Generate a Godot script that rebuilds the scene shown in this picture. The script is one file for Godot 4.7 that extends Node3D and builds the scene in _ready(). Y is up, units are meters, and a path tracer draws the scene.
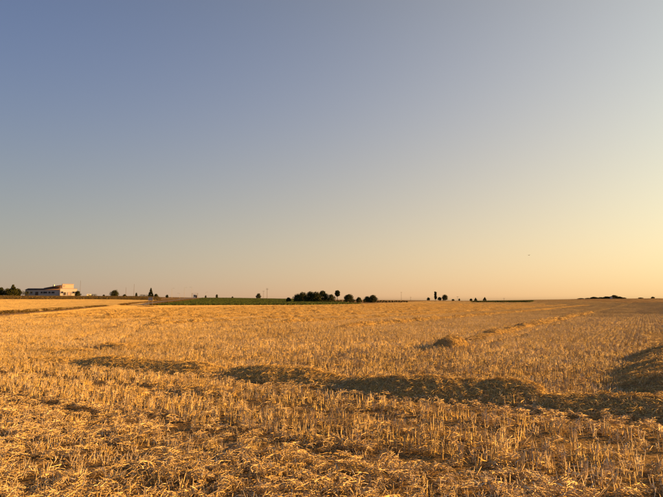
extends Node3D
# Harvested wheat field at sundown. x right, y up, the camera looks along -z; "d" below is metres ahead (-z).

const EYE := 1.6
const PITCH := 6.24
const FOCAL := 480.0
const SUN_AZ := 74.0
const SUN_EL := 14.5
const ROW_AZ := 33.0
# headland frame: the big windrow runs along HEAD_S, q = metres from it towards the camera
const HEAD_S := Vector2(0.884, -0.468)
const HEAD_N := Vector2(0.468, 0.884)
const HEAD_C := 7.8

var M := {}
var taken := {}
var noise := FastNoiseLite.new()
var fine := FastNoiseLite.new()
var rng := RandomNumberGenerator.new()
var ROW := Vector2(sin(deg_to_rad(ROW_AZ)), cos(deg_to_rad(ROW_AZ)))
var ROW_P := Vector2(cos(deg_to_rad(ROW_AZ)), -sin(deg_to_rad(ROW_AZ)))
var windrow_p := [0.36, -6.05, -15.0, -21.6, -27.4, -33.6, -39.8, -46.4, -53.0, -60.2, -67.6, -75.5]

# ------------------------------------------------------------------ light and camera
func set_up_light():
	var cam := Camera3D.new()
	cam.name = "camera"
	add_child(cam)
	cam.position = Vector3(0, EYE, 0)
	cam.rotation_degrees = Vector3(PITCH, 0, 0)
	cam.fov = rad_to_deg(2.0 * atan(248.5 / FOCAL))
	cam.near = 0.1
	cam.far = 9000.0
	cam.current = true
	var env := Environment.new()
	env.background_mode = Environment.BG_SKY
	env.tonemap_mode = Environment.TONE_MAPPER_LINEAR
	env.tonemap_exposure = 3.3
	env.background_energy_multiplier = 1.0 / 3.3
	env.sdfgi_enabled = true
	env.ssao_enabled = true
	env.ssil_enabled = true
	var pan := PanoramaSkyMaterial.new()
	pan.panorama = ImageTexture.create_from_image(evening_sky(640, 320))
	var sky := Sky.new()
	sky.sky_material = pan
	env.sky = sky
	var we := WorldEnvironment.new()
	we.name = "world_environment"
	we.environment = env
	add_child(we)
	var sun := DirectionalLight3D.new()
	sun.name = "sun"
	add_child(sun)
	var to := to_sun()
	sun.look_at_from_position(Vector3.ZERO, -to, Vector3.UP)
	sun.light_color = Color(1.0, 0.72, 0.33)
	sun.light_energy = 1.6
	sun.light_angular_distance = 0.6
	sun.shadow_enabled = true

func to_sun() -> Vector3:
	var a := deg_to_rad(SUN_AZ)
	var e := deg_to_rad(SUN_EL)
	return Vector3(sin(a) * cos(e), sin(e), -cos(a) * cos(e))

# clear evening air: brightness and colour follow the height above the horizon and the angle from the sun
func evening_sky(w: int, h: int) -> Image:
	var im := Image.create(w, h, false, Image.FORMAT_RGBF)
	var a := deg_to_rad(72.0)
	var e := deg_to_rad(13.0)
	var sun := Vector3(sin(a) * cos(e), sin(e), -cos(a) * cos(e))
	var k := [Vector3(-1.8395, -1.2805, -1.1163), Vector3(-2.5446, -1.5121, 0.6706), Vector3(0.3972, 0.0813, -0.7203), Vector3(-0.1176, -0.4218, -0.1104), Vector3(5.3882, 2.2135, -0.5956), Vector3(1.6747, 1.0598, 0.173), Vector3(-0.3923, -0.2689, -0.8825), Vector3(-3.2122, -0.3008, 1.7963)]
	for j in h:
		var el := (0.5 - (j + 0.5) / h) * PI
		var eld: float = min(rad_to_deg(el), 38.0)
		for i in w:
			if el < -0.02:
				im.set_pixel(i, j, Color(0.2, 0.14, 0.07))
				continue
			var az := (i + 0.5) / w * TAU
			var dir := Vector3(sin(az) * cos(el), sin(el), -cos(az) * cos(el))
			var th: float = max(rad_to_deg(acos(clamp(dir.dot(sun), -1.0, 1.0))), 26.0)
			var s := exp(-th / 90.0)
			var t: float = max(eld, 0.0) / 30.0
			var z := exp(-max(eld, 0.0) / 3.0)
			var v: Vector3 = k[0] + k[1] * t + k[2] * t * t + k[3] * z + k[4] * s + k[5] * s * t + k[6] * s * z + k[7] * s * s
			im.set_pixel(i, j, Color(exp(v.x), exp(v.y), exp(v.z)))
	return im

# ------------------------------------------------------------------ terrain
var crest_x := [-900.0, -290.0, -150.0, -97.0, -36.0, 43.0, 130.0, 174.0, 235.0, 290.0, 900.0]
var crest_y := [6.8, 6.4, 5.1, 4.2, 3.3, 2.5, 1.75, 2.5, 3.5, 3.8, 4.4]

func crest(x: float) -> float:
	for i in crest_x.size() - 1:
		if x <= crest_x[i + 1]:
			var t: float = clamp((x - crest_x[i]) / (crest_x[i + 1] - crest_x[i]), 0.0, 1.0)
			return lerp(crest_y[i], crest_y[i + 1], t * t * (3.0 - 2.0 * t))
	return crest_y[-1]

func land(x: float, d: float) -> float:
	var r := pow(clamp((d - 60.0) / 360.0, 0.0, 1.0), 1.6)
	var y: float = crest(x) * r - max(0.0, d - 420.0) * 0.004
	if d < 60.0:
		y += fine.get_noise_2d(x * 3.0, d * 3.0) * 0.02 * clamp((60.0 - d) / 20.0, 0.0, 1.0)
	return y

func on(x: float, d: float, up := 0.0) -> Vector3:
	return Vector3(x, land(x, d) + up, -d)

# metres across / up at distance d for a place in the photograph
func across(px: float, d: float) -> float:
	return (px - 331.5) / FOCAL * d * 0.994

func height_at(py: float, d: float) -> float:
	return EYE + d * tan(deg_to_rad(PITCH) - atan((py - 248.5) / FOCAL))

func head_q(x: float, d: float) -> float:
	return HEAD_C - (HEAD_N.x * x + HEAD_N.y * d)

func row_p(x: float, d: float) -> float:
	return ROW_P.x * x + ROW_P.y * d

# ------------------------------------------------------------------ objects
func numbered(called: String) -> String:
	if not taken.has(called):
		taken[called] = 0
		return called
	taken[called] += 1
	return "%s_%03d" % [called, taken[called]]

func tag(o: Node, label := "", category := "", group := "", kind := ""):
	if label: o.set_meta("label", label)
	if category: o.set_meta("category", category)
	if group: o.set_meta("group", group)
	if kind: o.set_meta("kind", kind)

func thing(called: String, at: Vector3, label := "", category := "", group := "", turn := 0.0) -> Node3D:
	var o := Node3D.new()
	o.name = numbered(called)
	add_child(o)
	o.position = at
	o.rotation.y = turn
	tag(o, label, category, group)
	return o

func piece(called: String, mesh: Mesh, mat: Material, parent: Node) -> MeshInstance3D:
	var o := MeshInstance3D.new()
	o.name = numbered(called) if parent == self else called
	o.mesh = mesh
	o.material_override = mat
	parent.add_child(o, true)
	return o

func box_at(called: String, parent: Node, c: Vector3, s: Vector3, mat: Material, turn := 0.0) -> MeshInstance3D:
	var b := BoxMesh.new()
	b.size = s
	var o := piece(called, b, mat, parent)
	o.position = c
	o.rotation.y = turn
	return o

func begin() -> SurfaceTool:
	var st := SurfaceTool.new()
	st.begin(Mesh.PRIMITIVE_TRIANGLES)
	return st

func tube(st: SurfaceTool, a: Vector3, b: Vector3, ra: float, rb: float, n := 6, cap := true):
	var ax := (b - a).normalized()
	var u := ax.cross(Vector3.RIGHT if abs(ax.x) < 0.8 else Vector3.UP).normalized()
	var v := ax.cross(u)
	for i in n:
		var t0 := TAU * i / n
		var t1 := TAU * (i + 1) / n
		var d0 := u * cos(t0) + v * sin(t0)
		var d1 := u * cos(t1) + v * sin(t1)
		for p in [a + d0 * ra, b + d0 * rb, b + d1 * rb, a + d0 * ra, b + d1 * rb, a + d1 * ra]:
			st.add_vertex(p)
		if cap:
			for p in [b, b + d1 * rb, b + d0 * rb]:
				st.add_vertex(p)

func many(called: String, parent: Node, mesh: Mesh, mat: Material, buf: PackedFloat32Array):
	if buf.is_empty():
		return
	var mm := MultiMesh.new()
	mm.transform_format = MultiMesh.TRANSFORM_3D
	mm.use_colors = true
	mm.mesh = mesh
	mm.instance_count = buf.size() / 16
	mm.buffer = buf
	var o := MultiMeshInstance3D.new()
	o.name = called
	o.multimesh = mm
	o.material_override = mat
	parent.add_child(o, true)
	o.set_meta("kind", "stuff")

func put(buf: PackedFloat32Array, b: Basis, p: Vector3, c: Color):
	buf.append_array([b.x.x, b.y.x, b.z.x, p.x, b.x.y, b.y.y, b.z.y, p.y, b.x.z, b.y.z, b.z.z, p.z, c.r, c.g, c.b, 1.0])

# ------------------------------------------------------------------ materials
func plain(c: Color, rough := 0.85) -> StandardMaterial3D:
	var m := StandardMaterial3D.new()
	m.albedo_color = c.linear_to_srgb()
	m.roughness = rough
	m.metallic_specular = 0.3
	return m

func tinted(rough := 0.7, glow := Color.BLACK) -> StandardMaterial3D:
	var m := StandardMaterial3D.new()
	m.vertex_color_use_as_albedo = true
	m.roughness = rough
	m.metallic_specular = 0.25
	m.cull_mode = BaseMaterial3D.CULL_DISABLED
	if glow != Color.BLACK:
		m.backlight_enabled = true
		m.backlight = glow
	return m

# straw litter over bare soil, drawn stalk by stalk
func litter(seed_: int, size: int, soil: Color, straws: int, covered: float) -> ImageTexture:
	var r := RandomNumberGenerator.new()
	r.seed = seed_
	var nz := FastNoiseLite.new()
	nz.seed = seed_
	nz.frequency = 0.02
	var im := Image.create(size, size, false, Image.FORMAT_RGB8)
	for y in size:
		for x in size:
			var k := 0.8 + 0.35 * nz.get_noise_2d(x, y) + r.randf_range(-0.2, 0.2)
			im.set_pixel(x, y, Color(soil.r * k, soil.g * k, soil.b * k).linear_to_srgb())
	for i in straws:
		var p := Vector2(r.randf() * size, r.randf() * size)
		if nz.get_noise_2d(p.x, p.y) < 0.6 - covered * 1.6: continue
		var dir := Vector2.from_angle(r.randf() * TAU)
		var k := r.randf_range(0.45, 1.0)
		var c := Color(0.5 * k, 0.345 * k, 0.15 * k).linear_to_srgb()
		for s in r.randi_range(8, 36):
			im.set_pixel(posmod(int(p.x), size), posmod(int(p.y), size), c)
			if r.randf() < 0.5: im.set_pixel(posmod(int(p.x) + 1, size), posmod(int(p.y), size), c)
			p += dir
			dir = dir.rotated(r.randf_range(-0.04, 0.04))
	im.generate_mipmaps()
	return ImageTexture.create_from_image(im)

func covered_with(tex: Texture2D, metres: float, relief := 0.0) -> StandardMaterial3D:
	var m := StandardMaterial3D.new()
	m.albedo_texture = tex
	m.uv1_triplanar = true
	m.uv1_world_triplanar = true
	m.uv1_scale = Vector3.ONE / metres
	m.roughness = 0.95
	m.metallic_specular = 0.15
	return m

func speckle(seed_: int, a: Color, b: Color, freq: float) -> NoiseTexture2D:
	var nz := FastNoiseLite.new()
	nz.seed = seed_
	nz.frequency = freq
	nz.fractal_octaves = 5
	var t := NoiseTexture2D.new()
	t.width = 512
	t.height = 512
	t.seamless = true
	t.noise = nz
	var g := Gradient.new()
	g.set_color(0, a.linear_to_srgb())
	g.set_color(1, b.linear_to_srgb())
	t.color_ramp = g
	return t

func make_materials():
	M.soil = covered_with(litter(3, 1024, Color(0.10, 0.07, 0.034), 16000, 0.5), 2.4)
	M.straw_mat = covered_with(litter(5, 1024, Color(0.30, 0.2, 0.09), 26000, 0.6), 2.0)
	M.stalk = tinted(0.55, Color(0.16, 0.11, 0.04))
	M.leaf = tinted(0.7, Color(0.03, 0.035, 0.008))
	M.bark = plain(Color(0.07, 0.05, 0.035), 0.95)
	M.dull_field = covered_with(speckle(11, Color(0.16, 0.10, 0.055), Color(0.36, 0.235, 0.12), 0.05), 30.0)
	M.pale_field = covered_with(speckle(12, Color(0.40, 0.27, 0.11), Color(0.55, 0.38, 0.16), 0.05), 12.0)
	M.green_field = covered_with(speckle(13, Color(0.05, 0.06, 0.015), Color(0.09, 0.10, 0.03), 0.06), 9.0)
	M.dirt = covered_with(speckle(14, Color(0.13, 0.088, 0.045), Color(0.22, 0.15, 0.08), 0.05), 5.0)
	M.bank = covered_with(speckle(15, Color(0.07, 0.06, 0.025), Color(0.15, 0.115, 0.05), 0.05), 7.0)
	M.asphalt = covered_with(speckle(16, Color(0.10, 0.095, 0.09), Color(0.16, 0.15, 0.145), 0.08), 6.0)
	M.white_wall = covered_with(speckle(17, Color(0.66, 0.62, 0.56), Color(0.78, 0.75, 0.70), 0.03), 8.0)
	M.grey_wall = covered_with(speckle(18, Color(0.34, 0.30, 0.27), Color(0.50, 0.46, 0.42), 0.04), 6.0)
	M.peach_wall = covered_with(speckle(19, Color(0.62, 0.50, 0.43), Color(0.72, 0.59, 0.51), 0.03), 8.0)
	M.roof = covered_with(speckle(20, Color(0.075, 0.05, 0.045), Color(0.13, 0.085, 0.07), 0.06), 4.0)
	M.dark_glass = plain(Color(0.03, 0.03, 0.035), 0.15)
	M.door = plain(Color(0.10, 0.07, 0.05), 0.6)
	M.white_paint = plain(Color(0.78, 0.77, 0.75), 0.35)
	M.grey_metal = plain(Color(0.30, 0.30, 0.31), 0.55)
	M.rubber = plain(Color(0.03, 0.03, 0.03), 0.9)
	M.pole_wood = plain(Color(0.12, 0.09, 0.065), 0.9)
	M.red_glass = plain(Color(0.35, 0.03, 0.02), 0.3)
	M.bird = plain(Color(0.05, 0.045, 0.04), 0.8)

# ------------------------------------------------------------------ ground sheets
func make_ground():
	var ds := []
	var d := -40.0
	while d < 6.0:
		ds.append(d); d += 1.5
	while d < 5000.0:
		ds.append(d); d += max(0.3, (d - 2.0) * 0.028)
	var nu := 150
	var st := begin()
	for i in ds.size():
		for j in nu + 1:
			var u := (float(j) / nu * 2.0 - 1.0)
			u = u * (0.45 + 0.55 * u * u) * 2.6
			var x: float = u * (abs(ds[i]) + 14.0)
			st.set_normal(Vector3.UP)
			st.add_vertex(on(x, ds[i]))
	for i in ds.size() - 1:
		for j in nu:
			var a := i * (nu + 1) + j
			for k in [a, a + nu + 1, a + 1, a + 1, a + nu + 1, a + nu + 2]:
				st.add_index(k)
	st.generate_normals()
	var o := piece("ground", st.commit(), M.soil, self)
	tag(o, "bare brown soil strewn with chopped straw under the stubble", "ground", "", "structure")

# a field or lane as a sheet between two edges, each a list of (x, d)
func sheet(called: String, near: Array, far: Array, steps: int, mat: Material, up: float, label: String, bump := 0.0):
	var st := begin()
	var cols := 40
	for i in steps + 1:
		for j in cols + 1:
			var t := float(j) / cols
			var a := along(near, t)
			var b := along(far, t)
			var p := a.lerp(b, float(i) / steps)
			var e := sin(PI * float(i) / steps)
			st.add_vertex(on(p.x, p.y, up + bump * e))
	for i in steps:
		for j in cols:
			var a := i * (cols + 1) + j
			for k in [a, a + cols + 1, a + 1, a + 1, a + cols + 1, a + cols + 2]:
				st.add_index(k)
	st.generate_normals()
	var o := piece(called, st.commit(), mat, self)
	tag(o, label, "", "", "structure")

func along(pts: Array, t: float) -> Vector2:
	var f := t * (pts.size() - 1)
	var i: int = min(int(f), pts.size() - 2)
	return pts[i].lerp(pts[i + 1], f - i)

var pale_near := [Vector2(-75, 52), Vector2(-45, 72), Vector2(-62, 128), Vector2(-61, 150)]
var pale_far := [Vector2(-300, 270), Vector2(-210, 285), Vector2(-140, 295), Vector2(-104, 285)]
var green_near := [Vector2(-52, 140), Vector2(-30, 142), Vector2(-8, 150), Vector2(10, 175)]
var green_far := [Vector2(-108, 405), Vector2(-84, 410), Vector2(-50, 415), Vector2(-14, 400)]
var strip_near := [Vector2(76, 262), Vector2(96, 264), Vector2(112, 275)]
var strip_far := [Vector2(112, 330), Vector2(130, 345), Vector2(150, 360)]
var edge_of_field := [Vector2(-400, 135), Vector2(-62, 135), Vector2(-45, 138), Vector2(-6, 148), Vector2(14, 185), Vector2(62, 320), Vector2(100, 320), Vector2(150, 240), Vector2(420, 215)]

func field_end(x: float) -> float:
	for i in edge_of_field.size() - 1:
		if x <= edge_of_field[i + 1].x:
			return lerp(edge_of_field[i].y, edge_of_field[i + 1].y, clamp((x - edge_of_field[i].x) / (edge_of_field[i + 1].x - edge_of_field[i].x), 0.0, 1.0))
	return edge_of_field[-1].y

# left edge of the stubble along the dirt track
func field_left(d: float) -> float:
	return -33.0 - (d - 48.0) * 0.3125

func make_fields():
	sheet("dirt_track", [Vector2(-24, 20), Vector2(-33.5, 48), Vector2(-45, 85), Vector2(-58.5, 128)], [Vector2(-31.5, 20), Vector2(-41, 48), Vector2(-50.5, 85), Vector2(-61.5, 130)], 6, M.dirt, 0.05, "bare dark dirt track along the left edge of the stubble")
	sheet("stubble_field", pale_near, pale_far, 30, M.pale_field, 0.06, "smooth pale golden stubble field beyond the dirt track")
	sheet("green_field", green_near, green_far, 30, M.green_field, 0.08, "green crop field before the dark tree clump")
	sheet("green_field", strip_near, strip_far, 12, M.green_field, 0.08, "dark green crop strip low on the right horizon")
	sheet("grass_bank", [Vector2(-330, 268), Vector2(-212, 282), Vector2(-142, 293), Vector2(-103, 290)], [Vector2(-370, 330), Vector2(-240, 340), Vector2(-158, 345), Vector2(-125, 345)], 10, M.bank, 0.1, "dark dry grass bank below the white farm buildings", 1.1)
	sheet("road", [Vector2(-53, 139), Vector2(-63, 170), Vector2(-78, 230), Vector2(-99, 330), Vector2(-112, 400)], [Vector2(-58.5, 139), Vector2(-69, 170), Vector2(-85, 230), Vector2(-106, 330), Vector2(-120, 400)], 4, M.asphalt, 0.12, "grey asphalt road climbing left of the green field")
	sheet("brown_field", [Vector2(150, 241), Vector2(220, 232), Vector2(300, 224), Vector2(420, 216)], [Vector2(210, 425), Vector2(280, 425), Vector2(380, 425), Vector2(560, 425)], 14, M.dull_field, 0.06, "dull brown tilled field along the right horizon")

# ------------------------------------------------------------------ straw
var GOLD := [Color(0.62, 0.46, 0.17), Color(0.70, 0.55, 0.26), Color(0.53, 0.37, 0.13), Color(0.62, 0.51, 0.32), Color(0.42, 0.31, 0.16), Color(0.64, 0.46, 0.15)]

# straw that has lain loose and bleached
var BLEACHED := [Color(0.66, 0.52, 0.29), Color(0.74, 0.62, 0.40), Color(0.56, 0.42, 0.21), Color(0.62, 0.52, 0.36), Color(0.44, 0.33, 0.19), Color(0.68, 0.52, 0.26)]

func stalk(st: SurfaceTool, a: Vector3, b: Vector3, r0: float, r1: float, c: Color):
	st.set_color(c)
	tube(st, a, b, r0, r1, 3, true)

func leaf_strip(st: SurfaceTool, a: Vector3, m: Vector3, b: Vector3, w: Vector3, c: Color):
	st.set_color(c)
	for p in [a - w, m - w, m + w, a - w, m + w, a + w, m - w, b, m + w]:
		st.add_vertex(p)

# a length of drilled row: upright cut stalks with their dry leaves
func row_tuft(seed_: int, n: int, length: float, wide: float, h0: float, h1: float, rad: float, lean: float, tones := GOLD) -> ArrayMesh:
	var r := RandomNumberGenerator.new()
	r.seed = seed_
	var st := begin()
	var i := 0
	while i < n:
		var c := Vector3(r.randf_range(-0.5, 0.5) * length, -0.02, r.randfn(0, 0.4) * wide)
		for k in r.randi_range(1, 4):
			var h := r.randf_range(h0, h1)
			var a := c + Vector3(r.randfn(0, 0.012), 0, r.randfn(0, 0.012))
			var b := a + Vector3(r.randfn(0, lean) * h, h, r.randfn(0, lean) * h)
			var col: Color = tones[r.randi() % tones.size()] * r.randf_range(0.8, 1.1)
			if r.randf() < 0.1 and lean > 0.05:
				var m := a.lerp(b, r.randf_range(0.4, 0.7))
				stalk(st, a, m, rad * 1.1, rad, col)
				var turn := Vector3(r.randf_range(-1, 1), r.randf_range(-0.6, 0.3), r.randf_range(-1, 1)).normalized()
				stalk(st, m, m + turn * h * 0.6, rad, rad * 0.8, col)
			else:
				stalk(st, a, b, rad * r.randf_range(0.9, 1.25), rad * r.randf_range(0.75, 1.0), col)
			if r.randf() < 0.45:
				var m := a.lerp(b, r.randf_range(0.3, 0.85))
				var out := Vector3(r.randf_range(-1, 1), r.randf_range(-0.2, 0.9), r.randf_range(-1, 1)).normalized()
				leaf_strip(st, m, m + out * 0.045, m + out * 0.09 + Vector3(0, -0.04, 0), Vector3(r.randf_range(-1, 1), 0, r.randf_range(-1, 1)).normalized() * rad * 1.5, col * 0.95)
			i += 1
	st.generate_normals()
	return st.commit()

# a handful of loose straw: long bent stalks lying across one another
func straw_tangle(seed_: int, n: int, size: float, thick: float, rad: float, tones := GOLD) -> ArrayMesh:
	var r := RandomNumberGenerator.new()
	r.seed = seed_
	var st := begin()
	for i in n:
		var c := Vector3(r.randfn(0, 0.3) * size, r.randf() * thick, r.randfn(0, 0.3) * size)
		var dir := Vector3.RIGHT.rotated(Vector3.UP, r.randf() * TAU)
		dir.y = r.randfn(0, 0.16) * (1.0 + 3.0 * thick)
		var half := r.randf_range(0.2, 0.62) * size
		var mid := c + Vector3(r.randfn(0, 0.05), r.randf() * 0.06, r.randfn(0, 0.05)) * size
		var col: Color = tones[r.randi() % tones.size()] * r.randf_range(0.75, 1.12)
		var rr := rad * r.randf_range(0.7, 1.2)
		stalk(st, c - dir * half, mid, rr, rr, col)
		stalk(st, mid, c + dir * half + Vector3(0, -0.04 * size, 0), rr, rr * 0.8, col)
		if r.randf() < 0.4:
			var out := Vector3(r.randf_range(-1, 1), r.randf_range(-0.2, 0.5), r.randf_range(-1, 1)).normalized()
			leaf_strip(st, mid, mid + out * size * 0.25, mid + out * size * 0.5 + Vector3(0, -0.1 * size, 0), Vector3(r.randf_range(-1, 1), 0, r.randf_range(-1, 1)).normalized() * rad * 2.0, col)
	st.generate_normals()
	return st.commit()

func tone(x: float, d: float) -> Color:
	var a := 0.94 + 0.22 * noise.get_noise_2d(x * 2.0, d * 2.0) + rng.randf_range(-0.12, 0.12)
	var g := 0.06 * noise.get_noise_2d(x * 5.0 + 90.0, d * 5.0)
	return Color(a, a * (1.0 + g * 0.6), a * (1.0 + g * 2.5))

func in_view(x: float, d: float) -> bool:
	return d > 2.0 and abs(x) < d * 0.76 + 2.5

# wheel tracks: 1 in the middle of a rut, 0 on untouched stubble
func rut(x: float, d: float) -> float:
	var q := head_q(x, d) + 0.22 * noise.get_noise_2d(x * 8.0, d * 8.0)
	var v := 0.0
	if q > -10.0:
		for c in [1.55, 3.2, 4.75, -2.6, -4.3, -7.4, -9.0]:
			v = max(v, (1.0 - abs(q - c) / (0.40 if c > 0 else 0.28)) * (0.55 if c > 4.0 else 1.0))
	else:
		var p := row_p(x, d) + 0.2 * noise.get_noise_2d(x * 4.0, d * 4.0)
		for i in range(1, windrow_p.size()):
			v = max(v, 1.0 - abs(abs(p - windrow_p[i]) - 1.15) / 0.3)
	# one curved track swings from the middle left to the field corner
	var cx: float = -9.4 - 0.3 * (d - 20.0) - 0.0006 * (d - 20.0) * (d - 20.0)
	if d > 18.0:
		v = max(v, 1.0 - abs(abs(x - cx) - 0.9) / 0.3)
	return clamp(v * 1.6, 0.0, 1.0)

var near_windrows := []

func under_windrow(x: float, d: float) -> float:
	var best := 9.0
	if x > -8.0: best = min(best, abs(head_q(x, d) - 0.32 * clamp((x - 0.2) / 1.5, 0.0, 1.0)))
	if head_q(x, d) < -1.2:
		var p := row_p(x, d)
		if d < 24.0: best = min(best, abs(p - windrow_p[0]))
	if head_q(x, d) < -10.5:
		var p := row_p(x, d)
		for i in range(1, windrow_p.size()):
			best = min(best, abs(p - windrow_p[i]))
	return best

func make_stubble():
	var tall := []
	var short := []
	var clump := []
	for i in 6:
		tall.append(row_tuft(100 + i, 14, 0.30, 0.04, 0.10, 0.19, 0.0034, 0.13, BLEACHED if i % 2 == 0 else GOLD))
		short.append(row_tuft(200 + i, 12, 0.30, 0.10, 0.05, 0.13, 0.0032, 0.42, BLEACHED))
	for i in 4:
		clump.append(row_tuft(300 + i, 64, 1.2, 0.9, 0.10, 0.19, 0.0054, 0.15))
	var b_tall := []
	var b_short := []
	var b_clump := []
	for i in 6: b_tall.append(PackedFloat32Array())
	for i in 6: b_short.append(PackedFloat32Array())
	for i in 4: b_clump.append(PackedFloat32Array())
	# near stubble, drilled rows: along the headland first, then along the field
	for frame in 2:
		var dir: Vector2 = HEAD_S if frame == 0 else ROW
		var nrm: Vector2 = HEAD_N if frame == 0 else ROW_P
		var turn := atan2(dir.y, dir.x)
		var rows := 130 if frame == 0 else 550
		var k0 := 2.0 if frame == 0 else -56.0
		for k in rows:
			var off := k0 + k * (0.145 if frame == 0 else 0.17)
			var s := -60.0
			while s < 75.0:
				s += 0.27
				var jit := s + rng.randf_range(-0.06, 0.06)
				var pt := dir * jit + nrm * (off + rng.randfn(0, 0.01) + 0.03 * noise.get_noise_2d(s * 3.0, 0.0))
				var x := pt.x
				var d := pt.y
				if d > 62.0 or not in_view(x, d): continue
				var q := head_q(x, d)
				if (frame == 0) != (q > -10.5): continue
				if x < field_left(d): continue
				if rng.randf() < (d - 46.0) / 16.0: continue
				var w := under_windrow(x, d)
				if w < 0.42: continue
				var v := rut(x, d)
				var flat: float = clamp((q - 2.9) / 0.9 + 0.5 * noise.get_noise_2d(x * 9.0, d * 9.0), 0.0, 1.0)
				var c := tone(x, d)
				var p := on(x, d)
				var yaw := turn + rng.randf_range(-0.12, 0.12) + (PI if rng.randf() < 0.5 else 0.0)
				var gap := fine.get_noise_2d(x * 11.0, d * 11.0)
				if rng.randf() < v * 0.96 or rng.randf() < flat * 0.62 or gap < -0.42:
					if rng.randf() < (0.45 + 0.4 * flat) * (1.0 - 0.35 * v):
						put(b_short[rng.randi() % 6], Basis(Vector3.UP, yaw).scaled(Vector3.ONE * rng.randf_range(0.8, 1.2)), p, c)
				else:
					var h := rng.randf_range(0.82, 1.15) * (1.0 + 0.16 * noise.get_noise_2d(x * 6.0, d * 6.0)) * (1.0 - 0.25 * flat)
					put(b_tall[rng.randi() % 6], Basis(Vector3.UP, yaw).scaled(Vector3(1.0, h, 1.0)), p, c)
	# further off: clumps of row
	var d := 44.0
	while d < 340.0:
		var step := 0.30 + (d - 44.0) * 0.0065
		var x := -d * 0.76 - 2.5
		while x < d * 0.76 + 2.5:
			x += 0.95
			var px := x + rng.randf_range(-0.45, 0.45)
			var pd := d + rng.randf_range(-0.5, 0.5) * step
			if pd > field_end(px) or px < field_left(pd): continue
			if pd < 60.0 and rng.randf() > (pd - 44.0) / 16.0: continue
			var v := rut(px, pd)
			if rng.randf() < v * 0.7: continue
			if under_windrow(px, pd) < 0.6: continue
			var c := tone(px, pd)
			put(b_clump[rng.randi() % 4], Basis(Vector3.UP, atan2(ROW.y, ROW.x) + rng.randf_range(-0.2, 0.2)).scaled(Vector3(1.0, rng.randf_range(0.75, 1.15), 1.0)), on(px, pd), c)
		d += step
	# the pale field beyond the dirt track
	var b_pale := []
	for i in 4: b_pale.append(PackedFloat32Array())
	for i in 150:
		var n_j := 130
		for j in n_j:
			var u := (j + rng.randf()) / n_j
			var w := pow((i + rng.randf()) / 150.0, 1.25)
			var g := along(pale_near, u).lerp(along(pale_far, u), w)
			if g.x < -g.y * 0.8 - 3.0: continue
			var k := 1.02 + 0.12 * noise.get_noise_2d(g.x, g.y * 0.5) + rng.randf_range(-0.08, 0.08)
			put(b_pale[rng.randi() % 4], Basis(Vector3.UP, rng.randf() * TAU).scaled(Vector3(1.25, rng.randf_range(0.9, 1.1), 1.25)), on(g.x, g.y, 0.05), Color(k, k * 1.03, k * 1.05))
	var b_dull := []
	for i in 4: b_dull.append(PackedFloat32Array())
	for i in 90:
		for j in 130:
			var u := (j + rng.randf()) / 130.0
			var g := along([Vector2(150, 241), Vector2(220, 232), Vector2(300, 224), Vector2(420, 216)], u).lerp(along([Vector2(210, 425), Vector2(280, 425), Vector2(380, 425), Vector2(560, 425)], u), (i + rng.randf()) / 90.0)
			if g.x > g.y * 0.8 + 3.0: continue
			var k := 0.5 + 0.12 * noise.get_noise_2d(g.x * 0.7, g.y * 1.5) + rng.randf_range(-0.1, 0.1)
			put(b_dull[rng.randi() % 4], Basis(Vector3.UP, rng.randf() * TAU).scaled(Vector3(1.5, rng.randf_range(0.5, 0.8), 1.5)), on(g.x, g.y, 0.05), Color(k, k * 0.92, k * 0.95))
	var root := thing("wheat_stubble", Vector3.ZERO, "golden cut wheat stubble standing in rows across the field", "stubble")
	root.set_meta("kind", "stuff")
	for i in 6:
		many("standing_stubble", root, tall[i], M.stalk, b_tall[i])
		many("flattened_stubble", root, short[i], M.stalk, b_short[i])
	for i in 4: many("far_stubble", root, clump[i], M.stalk, b_clump[i])
	var pale := thing("pale_stubble", Vector3.ZERO, "even pale golden stubble covering the field left of the road", "stubble")
	pale.set_meta("kind", "stuff")
	for i in 4: many("far_stubble", pale, clump[i], M.stalk, b_pale[i])
	var dull := thing("brown_stubble", Vector3.ZERO, "thin dull brown stubble on the far field along the right horizon", "stubble")
	dull.set_meta("kind", "stuff")
	for i in 4: many("far_stubble", dull, clump[i], M.stalk, b_dull[i])
	var n := 0
	for a in [b_tall, b_short, b_clump, b_pale]:
		for b in a: n += b.size() / 16
	print("stubble ", n)

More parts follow.
